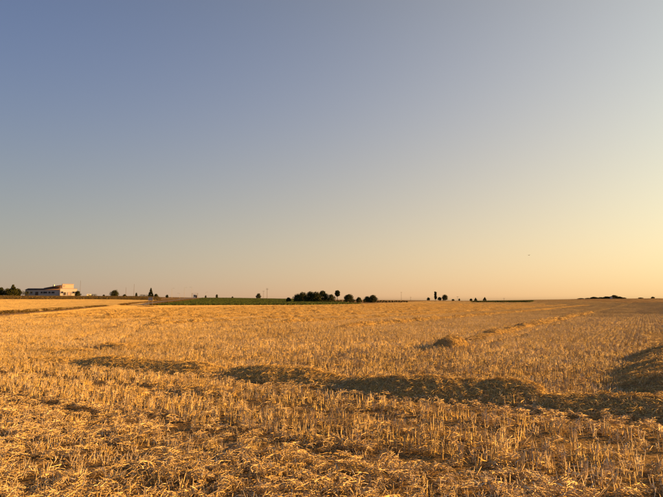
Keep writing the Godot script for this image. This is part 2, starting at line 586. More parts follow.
func make_loose_straw():
	var bufs := []
	var tang := []
	for i in 6:
		tang.append(straw_tangle(400 + i, 16, 0.12, 0.04, 0.0023, BLEACHED))
		bufs.append(PackedFloat32Array())
	var n := 52000
	for i in n:
		var d := 2.0 + 38.0 * pow(rng.randf(), 1.9)
		var x := rng.randf_range(-1, 1) * (d * 0.76 + 2.5)
		if x < field_left(d): continue
		var q := head_q(x, d) + 0.3 * noise.get_noise_2d(x * 6.0, d * 6.0)
		var want: float = 0.12 + 0.35 * max(0.0, noise.get_noise_2d(x * 3.5 + 40.0, d * 3.5))
		if q > 3.0: want = 0.5 + 0.5 * noise.get_noise_2d(x * 6.0, d * 6.0)
		want *= 1.0 - 0.55 * rut(x, d)
		var w := under_windrow(x, d)
		if w < 0.6: want = max(want, 0.4)
		if rng.randf() > want: continue
		var lift := 0.015 + 0.07 * pow(rng.randf(), 2.0)
		var b := Basis(Vector3.UP, rng.randf() * TAU) * Basis(Vector3.RIGHT, rng.randfn(0, 0.2))
		var t := tone(x, d)
		put(bufs[rng.randi() % 6], b.scaled(Vector3.ONE * rng.randf_range(0.6, 1.15)), on(x, d, lift), t)
	var root := thing("loose_straw", Vector3.ZERO, "loose broken straw scattered over the near stubble", "straw")
	root.set_meta("kind", "stuff")
	for i in 6: many("straw_litter", root, tang[i], M.stalk, bufs[i])

var wind_tangle := []
var far_tangle := []

# one ridge of raked straw: knots are [x, d, half width, height]
func windrow(called: String, knots: Array, step: float, per_m2: float, label: String, category: String, group: String, seed_: int, rough := 1.0, skew := 0.0):
	var base: Vector3 = on(knots[0][0], knots[0][1])
	var root := thing(called, base, label, category, group)
	var r := RandomNumberGenerator.new()
	r.seed = seed_
	var pts := []
	for k in knots.size() - 1:
		var a := Vector2(knots[k][0], knots[k][1])
		var b := Vector2(knots[k + 1][0], knots[k + 1][1])
		var n: int = max(1, int(a.distance_to(b) / step))
		for i in n:
			var t := float(i) / n
			var e := t * t * (3.0 - 2.0 * t)
			pts.append([a.lerp(b, t), lerp(knots[k][2], knots[k + 1][2], e), lerp(knots[k][3], knots[k + 1][3], e)])
	pts.append([Vector2(knots[-1][0], knots[-1][1]), knots[-1][2], knots[-1][3]])
	var cols := 12
	var grid := []
	for i in pts.size():
		var p: Vector2 = pts[i][0]
		var dir: Vector2 = (pts[min(i + 1, pts.size() - 1)][0] - pts[max(i - 1, 0)][0]).normalized()
		var side := Vector2(-dir.y, dir.x)
		var lump: float = 1.0 + rough * (0.35 * noise.get_noise_2d(p.x * 14.0 + seed_, p.y * 14.0) + 0.22 * fine.get_noise_2d(p.x * 9.0, p.y * 9.0 + seed_))
		var sway: float = rough * 0.18 * noise.get_noise_2d(p.x * 7.0, p.y * 7.0 + seed_ * 3.0)
		var line := []
		for j in cols + 1:
			var t := float(j) / cols * 2.0 - 1.0
			var g: Vector2 = p + side * (t * pts[i][1] * (1.0 + 0.2 * rough * noise.get_noise_2d(p.x * 20.0 + j * 5.0, p.y * 20.0)) + sway)
			var tt: float = (t - skew) / ((1.0 - skew) if t > skew else (1.0 + skew))
			var prof: float = pow(max(0.0, 1.0 - pow(abs(tt), 2.2)), 0.75) if skew == 0.0 else pow(max(0.0, 1.0 - pow(abs(tt), 1.15)), 0.85)
			var h: float = pts[i][2] * lump * prof
			h *= 1.0 + 0.25 * rough * fine.get_noise_2d(g.x * 30.0, g.y * 30.0)
			line.append(on(g.x, g.y, max(h, 0.0) - 0.03) - base)
		grid.append(line)
	var st := begin()
	for line in grid:
		for v in line: st.add_vertex(v)
	for i in grid.size() - 1:
		for j in cols:
			var a := i * (cols + 1) + j
			for k in [a, a + 1, a + cols + 1, a + 1, a + cols + 2, a + cols + 1]:
				st.add_index(k)
	st.generate_normals()
	piece("straw_mound", st.commit(), M.straw_mat, root)
	var bufs := []
	for i in wind_tangle.size() + far_tangle.size(): bufs.append(PackedFloat32Array())
	for i in grid.size() - 1:
		for j in cols:
			var a: Vector3 = grid[i][j]
			var u: Vector3 = grid[i][j + 1] - a
			var v: Vector3 = grid[i + 1][j] - a
			var nrm := v.cross(u)
			var area := nrm.length()
			if area < 0.00001: continue
			nrm = nrm.normalized()
			if nrm.y < 0: nrm = -nrm
			var far: float = -(a.z + base.z)
			var want: float = area * per_m2 * clamp(14.0 / max(far, 1.0), 0.3, 1.0)
			var cnt := int(want) + (1 if r.randf() < want - int(want) else 0)
			for k in cnt:
				var p := a + u * r.randf() + v * r.randf()
				var y := (nrm + Vector3(r.randfn(0, 0.18), 0.1, r.randfn(0, 0.18))).normalized()
				var xx := y.cross(Vector3.FORWARD).normalized()
				var b := Basis(xx, y, xx.cross(y)) * Basis(Vector3.UP, r.randf() * TAU)
				var sc := r.randf_range(0.7, 1.2)
				var tn := r.randf_range(0.82, 1.1)
				put(bufs[r.randi() % 6 if far < 30.0 else 6 + r.randi() % 3], b.scaled(Vector3.ONE * sc), p, Color(tn, tn, tn))
	for i in bufs.size(): many("loose_straw", root, wind_tangle[i] if i < 6 else far_tangle[i - 6], M.stalk, bufs[i])

func ray_to(px: float, py: float) -> Vector2:
	var d := EYE / tan(atan((py - 248.5) / FOCAL) - deg_to_rad(PITCH))
	return Vector2((px - 331.5) / FOCAL * (d * 0.994 - EYE * 0.1087), d)

func make_windrows():
	for i in 6: wind_tangle.append(straw_tangle(500 + i, 24, 0.14, 0.025, 0.0018))
	for i in 3: far_tangle.append(straw_tangle(520 + i, 26, 0.26, 0.05, 0.0042))
	var big := []
	# [px, py of the foot, half width, height]
	for k in [[-60, 357, 0.5, 0.06], [70, 362.5, 0.5, 0.10], [105, 366, 0.55, 0.24], [150, 369, 0.55, 0.20], [200, 373, 0.55, 0.22], [218, 374, 0.5, 0.12], [262, 378.5, 0.55, 0.25], [300, 381, 0.6, 0.24], [340, 385, 0.45, 0.15], [368, 390, 0.5, 0.25], [400, 394, 0.55, 0.31], [460, 397.5, 0.55, 0.31], [522, 401, 0.55, 0.33], [536, 405, 0.45, 0.16], [560, 409, 0.5, 0.24], [610, 412.5, 0.52, 0.26], [663, 417, 0.52, 0.27], [800, 431, 0.52, 0.27]]:
		var g := ray_to(k[0], k[1])
		big.append([g.x, g.y, k[2], k[3]])
	windrow("straw_windrow", big, 0.1, 170.0, "long dark-sided straw windrow crossing the foreground from left to right", "straw windrow", "raked straw ridges", 21, 0.25, 0.35)
	windrow("straw_windrow", [[4.9, 7.6, 0.5, 0.2], [5.55, 8.5, 0.8, 0.42], [7.05, 10.6, 0.9, 0.46], [9.1, 13.3, 0.9, 0.5], [12.9, 17.4, 0.85, 0.45], [19.5, 25, 0.8, 0.4], [60, 70, 0.7, 0.3]], 0.12, 160.0, "shaded straw windrow running off at the right edge of the picture", "straw windrow", "raked straw ridges", 22, 0.5, -0.3)
	windrow("straw_heap", [[3.65, 15.9, 0.2, 0.05], [3.9, 16.4, 0.5, 0.38], [4.25, 16.95, 0.5, 0.45], [4.6, 17.4, 0.3, 0.12]], 0.08, 130.0, "lone rounded straw heap in the middle of the stubble", "straw heap", "", 23, 0.5)
	var heaps := [[54, 352.5, 0.45, 0.16, "flat straw clump left of the other small clumps, behind the big windrow's left end"], [78, 353.5, 0.45, 0.17, "low straw clump just behind the left tip of the big windrow"], [117, 348.5, 0.55, 0.17, "widest of the small straw clumps behind the big windrow's left end"], [205, 392, 0.5, 0.10, "trampled straw patch on the near side of the big windrow"]]
	for h in heaps:
		var g := ray_to(h[0], h[1])
		var s := Vector2(0.93, -0.36)
		var kn := []
		for t in [-1.0, -0.4, 0.25, 1.0]:
			kn.append([g.x + s.x * t * h[2] * 1.7, g.y + s.y * t * h[2] * 1.7, h[2] * (0.4 if abs(t) == 1.0 else 0.9), h[3] * (0.15 if abs(t) == 1.0 else 1.0)])
		windrow("straw_clump", kn, 0.08, 110.0, h[4], "straw clump", "small straw clumps", 60 + int(h[0]), 0.6)
	var ord := ["first", "second", "third", "fourth", "fifth", "sixth", "seventh", "eighth", "ninth", "tenth", "eleventh", "twelfth"]
	for i in range(1, windrow_p.size()):
		var p: float = windrow_p[i]
		var r := RandomNumberGenerator.new()
		r.seed = 900 + i
		var kn := []
		var s := 0.0
		if i == 1: s = 20.5
		else: s = 22.0 + r.randf_range(-3.0, 3.0) + 0.0
		while s < (72.0 if i == 1 else 170.0):
			var g: Vector2 = ROW * s + ROW_P * p
			if head_q(g.x, g.y) < (-11.0 if i == 1 else -14.0) and g.x > field_left(g.y) + 2.0 and g.y < field_end(g.x) - 2.0 and g.x < 0.8 * g.y + 4.0:
				kn.append([g.x + r.randfn(0, 0.12), g.y, r.randf_range(0.38, 0.58), (r.randf_range(0.22, 0.29) if r.randf() < 0.4 else r.randf_range(0.13, 0.2))])
			s += r.randf_range(0.5, 1.3) * (1.0 + s * 0.006)
		if kn.size() < 3: continue
		kn[0][3] = 0.06
		kn[-1][3] = 0.06
		windrow("straw_windrow", kn, 0.2, 110.0, "low straw windrow, %s of the parallel ridges counted from the lone straw heap leftwards" % ord[i - 1], "straw windrow", "raked straw ridges", 30 + i, 0.8)

# ------------------------------------------------------------------ plants
func leaf_clump(seed_: int, n: int, size: float, h: float, blade: float, cols: Array) -> ArrayMesh:
	var r := RandomNumberGenerator.new()
	r.seed = seed_
	var st := begin()
	for i in n:
		var a := Vector3(r.randf_range(-0.5, 0.5) * size, 0, r.randf_range(-0.5, 0.5) * size)
		var out := Vector3(r.randf_range(-1, 1), 0, r.randf_range(-1, 1)) * h * 0.6
		var c: Color = cols[r.randi() % cols.size()] * r.randf_range(0.75, 1.2)
		var top := h * r.randf_range(0.5, 1.0)
		leaf_strip(st, a, a + out * 0.5 + Vector3(0, top, 0), a + out + Vector3(0, top * 0.8, 0), Vector3(r.randf_range(-1, 1), 0, r.randf_range(-1, 1)).normalized() * blade, c)
	st.generate_normals()
	return st.commit()

func make_crops():
	var green := [Color(0.075, 0.11, 0.018), Color(0.10, 0.135, 0.024), Color(0.12, 0.14, 0.03)]
	var meshes := []
	var b1 := []
	var b2 := []
	for i in 3:
		meshes.append(leaf_clump(600 + i, 26, 1.6, 0.42, 0.07, green))
		b1.append(PackedFloat32Array())
		b2.append(PackedFloat32Array())
	for i in 130:
		for j in 120:
			var u := (j + rng.randf()) / 120.0
			var g := along(green_near, u).lerp(along(green_far, u), pow((i + rng.randf()) / 130.0, 1.2))
			var k := 1.0 + 0.25 * noise.get_noise_2d(g.x * 2.0, g.y) + rng.randf_range(-0.1, 0.1)
			put(b1[rng.randi() % 3], Basis(Vector3.UP, rng.randf() * TAU).scaled(Vector3(1.3, rng.randf_range(0.8, 1.15), 1.3)), on(g.x, g.y, 0.06), Color(k, k, k))
	for i in 60:
		for j in 45:
			var u := (j + rng.randf()) / 45.0
			var g := along(strip_near, u).lerp(along(strip_far, u), (i + rng.randf()) / 60.0)
			put(b2[rng.randi() % 3], Basis(Vector3.UP, rng.randf() * TAU).scaled(Vector3(1.3, rng.randf_range(1.2, 1.9), 1.3)), on(g.x, g.y, 0.06), Color(0.7, 0.7, 0.7))
	var a := thing("green_crop", Vector3.ZERO, "leafy green crop growing in the field before the tree clump", "crop")
	a.set_meta("kind", "stuff")
	var b := thing("green_crop", Vector3.ZERO, "dark leafy crop growing in the strip on the right horizon", "crop")
	b.set_meta("kind", "stuff")
	for i in 3:
		many("crop_leaves", a, meshes[i], M.leaf, b1[i])
		many("crop_leaves", b, meshes[i], M.leaf, b2[i])
	# rough grass on the bank and along the track
	var dry := [Color(0.13, 0.10, 0.04), Color(0.20, 0.15, 0.06), Color(0.08, 0.075, 0.025), Color(0.26, 0.18, 0.07)]
	var gm := []
	var gb := []
	for i in 3:
		gm.append(leaf_clump(650 + i, 40, 1.4, 0.6, 0.03, dry))
		gb.append(PackedFloat32Array())
	for i in 5200:
		var u := rng.randf()
		var v := rng.randf()
		var near := [Vector2(-330, 268), Vector2(-212, 282), Vector2(-142, 293), Vector2(-103, 290)]
		var far := [Vector2(-370, 330), Vector2(-240, 340), Vector2(-158, 345), Vector2(-125, 345)]
		var g := along(near, u).lerp(along(far, u), v)
		put(gb[rng.randi() % 3], Basis(Vector3.UP, rng.randf() * TAU).scaled(Vector3(1.6, rng.randf_range(0.7, 1.5), 1.6)), on(g.x, g.y, 0.1 + 1.1 * sin(PI * v)), Color(1, 1, 1))
	for i in 420:
		var t := rng.randf()
		var side := rng.randf()
		var l := along([Vector2(-24, 20), Vector2(-33.5, 48), Vector2(-45, 85), Vector2(-58.5, 128)], t)
		var f := along([Vector2(-31.5, 20), Vector2(-41, 48), Vector2(-50.5, 85), Vector2(-61.5, 130)], t)
		var g := l.lerp(f, rng.randf_range(0.9, 1.06) if side < 0.55 else rng.randf_range(0.3, 0.7))
		put(gb[rng.randi() % 3], Basis(Vector3.UP, rng.randf() * TAU).scaled(Vector3(0.5, rng.randf_range(0.2, 0.55), 0.5)), on(g.x, g.y, 0.04), Color(0.9, 0.85, 0.7))
	for i in 900:
		var g := along([Vector2(-53, 140), Vector2(-62, 170), Vector2(-77, 230), Vector2(-98, 330)], rng.randf()) + Vector2(rng.randf_range(0.2, 2.6), 0)
		if rng.randf() < 0.4: g.x -= 9.0
		put(gb[rng.randi() % 3], Basis(Vector3.UP, rng.randf() * TAU).scaled(Vector3(0.8, rng.randf_range(0.4, 0.9), 0.8)), on(g.x, g.y, 0.06), Color(1.2, 1.05, 0.9))
	var gr := thing("dry_grass", Vector3.ZERO, "dark dry grass on the bank and along track and road at the left", "grass")
	gr.set_meta("kind", "stuff")
	for i in 3: many("grass_tufts", gr, gm[i], M.leaf, gb[i])

# crown from leaf-sized faces spread over lobes; kinds: round, cone, column, hedge, tall
func tree(called: String, kind: String, px: float, top: float, wpx: float, d: float, seed_: int, label: String, category: String, group: String):
	var x := across(px, d)
	var base := on(x, d)
	var h: float = max(0.8, height_at(top, d) - base.y)
	var w: float = wpx / FOCAL * d
	var r := RandomNumberGenerator.new()
	r.seed = seed_
	var root := thing(called, base, label, category, group, r.randf() * TAU if kind != "hedge" else 0.0)
	var st := begin()
	var clear: float = h * {"round": 0.03, "cone": 0.08, "column": 0.05, "hedge": 0.02, "tall": 0.42}[kind]
	var rad: float = max(0.06, h * 0.022)
	var lobes := []
	if kind != "hedge":
		var lean := Vector3(r.randfn(0, 0.03), 1, r.randfn(0, 0.03)) * h
		tube(st, Vector3(0, -0.2, 0), lean * 0.45, rad * 1.3, rad * 0.8, 7)
		tube(st, lean * 0.45, lean * 0.88, rad * 0.8, rad * 0.2, 6)
	var n_l: int = int(22 * clampf(w / h * 1.1, 1.0, 4.0)) if kind != "hedge" else clampi(int(w / max(h, 0.6) * 2.2), 12, 90)
	for i in n_l:
		var t := (i + r.randf()) / n_l
		var c := Vector3.ZERO
		var lr := 0.0
		var a := i * 2.4 + r.randf()
		if kind == "cone":
			var y := lerpf(clear, h * 0.93, t)
			var reach := w * 0.5 * (1.0 - t) * 0.75
			c = Vector3(cos(a) * reach, y, sin(a) * reach)
			lr = w * 0.26 * (1.05 - t * 0.8)
		elif kind == "column":
			c = Vector3(cos(a) * w * 0.12, lerpf(clear + w * 0.4, h - w * 0.35, t), sin(a) * w * 0.12)
			lr = w * r.randf_range(0.32, 0.46)
		elif kind == "hedge":
			c = Vector3((t - 0.5) * w * 0.95, h * r.randf_range(0.3, 0.62), r.randf_range(-0.7, 0.7))
			lr = h * r.randf_range(0.3, 0.42)
		else:
			var y := lerpf(clear + h * 0.1, h * 0.86, t)
			var f := sin(PI * clamp(0.3 + 0.62 * t, 0.0, 1.0))
			var reach: float = w * 0.38 * f * r.randf_range(0.5, 1.05)
			c = Vector3(cos(a) * reach, y, sin(a) * reach)
			lr = min(w * 0.22, h * 0.26) * r.randf_range(0.7, 1.15)
		lobes.append([c, lr])
		if kind in ["round", "tall"] and i % 2 == 0:
			var from := Vector3(0, lerpf(clear * 0.8, c.y, 0.4), 0)
			tube(st, from, c, rad * 0.45, rad * 0.12, 4)
	if kind == "hedge":
		for i in 7:
			var hs := begin()
			tube(hs, Vector3((i / 6.0 - 0.5) * w * 0.9, -0.1, 0), Vector3((i / 6.0 - 0.5) * w * 0.9 + 0.2, h * 0.5, 0.1), 0.07, 0.03, 5)
			hs.generate_normals()
			piece("stem", hs.commit(), M.bark, root)
	else:
		st.generate_normals()
		piece("trunk", st.commit(), M.bark, root)
	var cs := begin()
	var leaf := clampf(h * 0.045, 0.16, 0.42)
	var per := 110 if kind != "hedge" else 60
	for l in lobes:
		for k in per:
			var v: Vector3 = Vector3(r.randfn(0, 1), r.randfn(0, 1), r.randfn(0, 1)).normalized() * (l[1] * pow(r.randf(), 0.4) * r.randf_range(0.75, 1.12))
			v.y *= 0.85
			var p: Vector3 = l[0] + v
			if p.y < 0.05: p.y = 0.05 + r.randf() * 0.3
			var u := Vector3(r.randfn(0, 1), r.randfn(0, 1), r.randfn(0, 1)).normalized() * leaf * r.randf_range(0.6, 1.2)
			var s := u.cross(Vector3(r.randfn(0, 1), r.randfn(0, 1), r.randfn(0, 1))).normalized() * leaf * 0.55
			var g := r.randf_range(0.7, 1.25)
			cs.set_color(Color(0.048 * g, 0.055 * g, 0.018 * g))
			for q in [p - u, p + s, p + u, p - u, p + u, p - s]:
				cs.add_vertex(q)
	cs.generate_normals()
	piece("crown" if kind != "hedge" else "foliage", cs.commit(), M.leaf, root)

func make_trees():
	var G1 := "trees of the dark clump behind the green field"
	var D := 236.0
	# the clump in the middle
	tree("bush", "round", 288.5, 297.6, 6, D, 1, "small low bush at the left end of the middle tree clump", "bush", G1)
	tree("broadleaf_tree", "round", 297.5, 294.0, 11, D, 2, "leftmost low tree of the middle clump, right of the small bush", "tree", G1)
	tree("broadleaf_tree", "round", 303, 292.2, 13, D + 6, 3, "second tree from the left in the middle clump", "tree", G1)
	tree("broadleaf_tree", "round", 310.5, 291.6, 14, D, 4, "wide dark tree at the centre of the middle clump", "tree", G1)
	tree("broadleaf_tree", "round", 316.5, 291.8, 12, D - 6, 5, "tree filling the gap left of the clump's highest broad crown", "tree", G1)
	tree("broadleaf_tree", "round", 322.5, 290.4, 12.5, D, 6, "highest broad crown of the middle clump, left of the slender tree", "tree", G1)
	tree("broadleaf_tree", "round", 331, 294.2, 9.5, D - 4, 7, "small round tree just left of the slender high-crowned tree", "tree", G1)
	tree("slender_tree", "tall", 337.5, 289.2, 5.8, D, 8, "slender tree with bare trunk and small high crown in the middle clump", "tree", G1)
	tree("broadleaf_tree", "round", 349, 294.0, 13.5, D, 9, "round broad tree standing just right of the slender tree", "tree", G1)
	tree("bush", "round", 359, 297.2, 7, D + 5, 10, "tiny bush between the two rounded trees right of the slender tree", "bush", G1)
	tree("broadleaf_tree", "round", 373, 294.8, 11, D, 11, "rightmost rounded tree of the middle clump", "tree", G1)
	tree("broadleaf_tree", "round", 367, 296.4, 9.5, D, 12, "low tree leaning against the rightmost tree of the clump", "tree", G1)
	tree("hedge", "hedge", 330, 299.0, 74, D - 8, 13, "low dark hedge under the trees of the middle clump", "hedge", "")
	tree("hedge", "hedge", 387, 300.0, 44, D - 2, 14, "thin low hedge trailing right from the middle clump", "hedge", "")
	# right of the middle
	var G2 := "small trees along the middle horizon"
	tree("bush", "round", 428.5, 297.4, 3.4, 425, 15, "small dark bush left of the lone columnar poplar", "bush", G2)
	tree("poplar_tree", "column", 435.6, 291.2, 2.7, 425, 16, "narrow columnar poplar on the horizon right of the middle", "tree", "")
	tree("bush", "round", 439.6, 297.0, 4.4, 425, 17, "low bush wedged between the columnar poplar and the round tree", "bush", G2)
	tree("broadleaf_tree", "round", 444.8, 294.6, 6.6, 425, 18, "round tree just right of the columnar poplar", "tree", G2)
	tree("bush", "round", 453, 299.1, 3, 440, 19, "tiny bush right of the round tree beside the poplar", "bush", G2)
	tree("bush", "round", 459.3, 298.4, 1.8, 440, 20, "tiny upright shrub between the poplar group and the conical trees", "bush", G2)
	tree("bush", "round", 471, 298.6, 3.2, 440, 21, "squat bush left of the two small pointed trees", "bush", G2)
	tree("conifer_tree", "cone", 475.6, 297.6, 3.2, 440, 22, "left one of two small pointed trees near the dark crop strip", "tree", G2)
	tree("conifer_tree", "cone", 484.8, 297.0, 4, 440, 23, "right one of two small pointed trees near the dark crop strip", "tree", G2)
	# the low wood on the right
	var G3 := "low trees on the right horizon"
	var spots := [[581, 298.4, 7, "thin low bush at the left end of the right-hand wood"], [588, 298.0, 7, "low bush second from the left in the right-hand wood"], [594, 296.9, 8, "low spreading tree left of centre in the right-hand wood"], [601, 297.2, 8, "flat-topped tree in the middle of the right-hand wood"], [607, 296.4, 8, "tree just left of the pale hut in the right-hand wood"], [614.5, 295.0, 7.5, "highest tree of the right-hand wood, right of the pale hut"], [619.5, 296.6, 6.5, "tree right of the highest crown in the right-hand wood"], [624, 297.6, 5, "last low bush at the right end of the right-hand wood"], [640.5, 297.6, 5, "low bush alone between the right-hand wood and the last bush"], [653, 296.8, 3.4, "small round bush closest to the right edge on the horizon"]]
	for i in spots.size():
		tree("bush" if spots[i][1] > 297.3 else "broadleaf_tree", "round", spots[i][0], spots[i][1], spots[i][2] * 1.15, 418.0, 40 + i, spots[i][3], "bush" if spots[i][1] > 297.3 else "tree", G3)
	# left horizon
	var G4 := "trees by the farm buildings on the left"
	tree("broadleaf_tree", "round", 0.5, 286.6, 7, 372, 60, "dark tree cut by the left edge of the picture", "tree", G4)
	tree("conifer_tree", "cone", 12.3, 284.2, 12, 368, 61, "pointed dark tree left of the long grey barn", "tree", G4)
	tree("broadleaf_tree", "round", 7.5, 288.2, 10, 372, 62, "rounded tree left of the pointed one by the barn", "tree", G4)
	tree("broadleaf_tree", "round", 17, 288.0, 8, 372, 63, "rounded tree right of the pointed one by the barn", "tree", G4)
	tree("hedge", "hedge", 22, 288.8, 15, 374, 64, "high dark hedge joining the barn's left end", "hedge", "")
	tree("broadleaf_tree", "round", 56.2, 284.6, 4.4, 398, 65, "dark treetop rising over the barn roof beside the peach house", "tree", G4)
	tree("bush", "round", 77.5, 290.6, 6, 378, 66, "dark bush at the right wall of the white annex", "bush", G4)
	tree("bush", "hedge", 92.5, 292.8, 7, 372, 67, "low dark bush right of the white van", "bush", G4)
	tree("broadleaf_tree", "round", 114.5, 290.0, 9.5, 380, 68, "round dark tree standing alone between farm and road sign", "tree", G4)
	tree("bush", "round", 103.5, 294.4, 2.5, 380, 69, "tiny shrub left of the lone round tree on the bank", "bush", G4)
	tree("bush", "round", 124.5, 294.2, 4, 380, 70, "small shrub at the foot of the shorter thin mast", "bush", G4)
	tree("bush", "round", 136.1, 292.2, 2.4, 380, 71, "small upright bush left of the pointed tree above the sign", "bush", G4)
	tree("hedge", "hedge", 144.5, 293.4, 10, 380, 72, "low hedge running up to the pointed tree above the sign", "hedge", "")
	tree("conifer_tree", "cone", 150.6, 287.6, 5.4, 376, 73, "pointed dark tree rising above the grey road sign", "tree", G4)
	tree("bush", "round", 156, 293.8, 4.4, 380, 74, "small shrub right of the pointed tree above the sign", "bush", G4)
	tree("bush", "round", 167, 294.6, 3, 385, 75, "dark shrub beside the road left of the white kiosk", "bush", G4)
	tree("bush", "round", 205.6, 295.2, 2.0, 400, 76, "thin shrub right of the white kiosk", "bush", G4)
	tree("broadleaf_tree", "round", 216.8, 294.2, 2.8, 405, 77, "small round tree on the crest of the green field", "tree", G4)
	tree("bush", "round", 232.4, 296.4, 1.8, 410, 78, "speck of a shrub right of the crest's small round tree", "bush", G4)
	tree("broadleaf_tree", "round", 258.5, 293.2, 5.6, 412, 79, "lone round tree left of the two utility poles", "tree", G4)

# ------------------------------------------------------------------ buildings and small things
func opening(parent: Node, called: String, c: Vector3, w: float, h: float, mat: Material):
	var o := box_at(called, parent, c, Vector3(w, h, 0.06), mat)
	for f in [[Vector3(0, h * 0.5 + 0.05, 0.03), Vector3(w + 0.2, 0.1, 0.14)], [Vector3(0, -h * 0.5 - 0.05, 0.03), Vector3(w + 0.26, 0.1, 0.2)]]:
		box_at("frame", o, f[0], f[1], M.grey_metal)
	for s in [-1, 1]: box_at("frame", o, Vector3(s * (w * 0.5 + 0.05), 0, 0.03), Vector3(0.1, h, 0.14), M.grey_metal)

func gable(w: float, dep: float, rise: float, over: float) -> ArrayMesh:
	var st := begin()
	var x := w * 0.5 + over
	var z := dep * 0.5 + over
	var a := [Vector3(-x, 0, z), Vector3(x, 0, z), Vector3(x, 0, -z), Vector3(-x, 0, -z), Vector3(-x, rise, 0), Vector3(x, rise, 0)]
	var f := [[0, 4, 5], [0, 5, 1], [2, 5, 4], [2, 4, 3], [0, 3, 4], [1, 5, 2], [0, 1, 2], [0, 2, 3]]
	for t in f:
		for k in t: st.add_vertex(a[k])
	st.generate_normals()
	return st.commit()

func make_farm():
	var d := 385.0
	var s := d / FOCAL
	var y0: float = height_at(295.2, d)
	# long grey barn
	var x0 := across(45, d)
	var barn := thing("farm_barn", on(x0, d), "long low grey barn with dark roof left of the peach house", "barn")
	var up: float = y0 - barn.position.y
	var w := 34.0 * s
	var wall_h := 5.2 * s
	box_at("wall", barn, Vector3(0, (wall_h + up) * 0.5 - 0.4, 0), Vector3(w, wall_h + up + 0.8, 8), M.grey_wall)
	var rf := piece("roof", gable(w, 8, 1.3, 0.4), M.roof, barn)
	rf.position = Vector3(0, wall_h + up + 0.005, 0)
	for k in [[-12.2, 2.4, 1.5, "window"], [-8.6, 1.4, 1.3, "window"], [-4.4, 2.4, 2.6, "door"], [-0.6, 1.4, 1.3, "window"], [2.2, 3.0, 1.4, "window"], [5.6, 1.6, 1.3, "window"], [8.4, 2.2, 1.3, "window"]]:
		var cy: float = up + (1.35 if k[3] == "door" else 2.1)
		opening(barn, k[3], Vector3(k[0], cy, 4.02), k[1], k[2], M.dark_glass if k[3] == "window" else M.door)
	# dark-roofed middle wing
	var mid := thing("farm_wing", on(across(54, d + 10), d + 10), "dark sloping roofed wing behind the grey barn with a white chimney", "building")
	var mu: float = y0 - mid.position.y
	box_at("wall", mid, Vector3(0, (5.6 + mu) * 0.5 - 0.4, 0), Vector3(12.0, 5.6 + mu + 0.8, 7), M.grey_wall)
	var st := begin()
	var q := [Vector3(-6.6, 0, 4), Vector3(6.6, 2.4, 4), Vector3(6.6, 2.4, -4), Vector3(-6.6, 0, -4), Vector3(-6.6, -0.3, 4), Vector3(6.6, -0.3, 4), Vector3(6.6, -0.3, -4), Vector3(-6.6, -0.3, -4)]
	for t in [[0, 2, 1], [0, 3, 2], [4, 0, 1], [4, 1, 5], [5, 1, 2], [5, 2, 6], [6, 2, 3], [6, 3, 7], [7, 3, 0], [7, 0, 4], [4, 5, 6], [4, 6, 7]]:
		for k in t: st.add_vertex(q[k])
	st.generate_normals()
	var mr := piece("roof", st.commit(), M.roof, mid)
	mr.position = Vector3(0, 5.6 + mu + 0.3, 0)
	box_at("chimney", mr, Vector3(-0.6, 1.9, 0.5), Vector3(0.9, 1.8, 0.9), M.white_wall)
	# peach upper house, turned towards the sun
	var hd := d + 4.0
	var house := thing("peach_house", on(across(67, hd), hd), "flat-roofed peach house rising above the white annex", "house", "", deg_to_rad(34))
	var hu: float = y0 - house.position.y
	var hh: float = height_at(284.4, hd) - house.position.y
	box_at("wall", house, Vector3(0, hh * 0.5 - 0.4, 0), Vector3(8.0, hh + 0.8, 5.0), M.peach_wall)
	var hr := box_at("roof", house, Vector3(0, hh + 0.12, 0), Vector3(8.3, 0.22, 5.3), M.peach_wall)
	box_at("parapet", hr, Vector3(0, 0.2, 0), Vector3(8.0, 0.16, 5.0), M.grey_metal)
	opening(house, "window", Vector3(-2.6, hh - 1.4, 2.52), 0.7, 0.8, M.peach_wall)
	# white annex in front
	var ad := d - 4.0
	var ann := thing("white_annex", on(across(68.2, ad), ad), "low white annex with doors in front of the peach house", "building", "", deg_to_rad(30))
	var au: float = height_at(295.2, ad) - ann.position.y
	var ah: float = height_at(288.6, ad) - ann.position.y
	box_at("wall", ann, Vector3(0, ah * 0.5 - 0.4, 0), Vector3(11.6, ah + 0.8, 4.6), M.white_wall)
	box_at("roof", ann, Vector3(0, ah + 0.09, 0), Vector3(11.9, 0.16, 4.9), M.grey_wall)
	for k in [[-4.4, 1.2, 1.2, "window"], [-2.6, 1.3, 2.1, "door"], [0.6, 2.4, 2.2, "gate"], [3.4, 1.2, 1.2, "window"], [4.9, 0.8, 1.2, "window"]]:
		opening(ann, k[3], Vector3(k[0], au + (1.15 if k[3] != "window" else 2.2), 2.32), k[1], k[2], M.peach_wall if k[3] == "gate" else (M.door if k[3] == "door" else M.dark_glass))
	# kiosk by the road
	var kd := 402.0
	var kiosk := thing("kiosk", on(across(194.8, kd), kd), "small white kiosk with an overhanging flat canopy beside the road", "kiosk", "", deg_to_rad(20))
	box_at("wall", kiosk, Vector3(0.3, 1.4, 0), Vector3(3.0, 2.9, 2.6), M.white_wall)
	box_at("roof", kiosk, Vector3(0, 3.9, 0), Vector3(5.0, 0.3, 3.6), M.white_paint)
	for sx in [-2.2, 2.2]:
		for sz in [-1.5, 1.5]: box_at("post", kiosk, Vector3(sx, 1.85, sz), Vector3(0.14, 3.8, 0.14), M.grey_metal)
	opening(kiosk, "window", Vector3(-0.2, 1.7, 1.32), 1.2, 1.0, M.dark_glass)
	opening(kiosk, "door", Vector3(1.15, 1.15, 1.32), 0.8, 2.0, M.door)
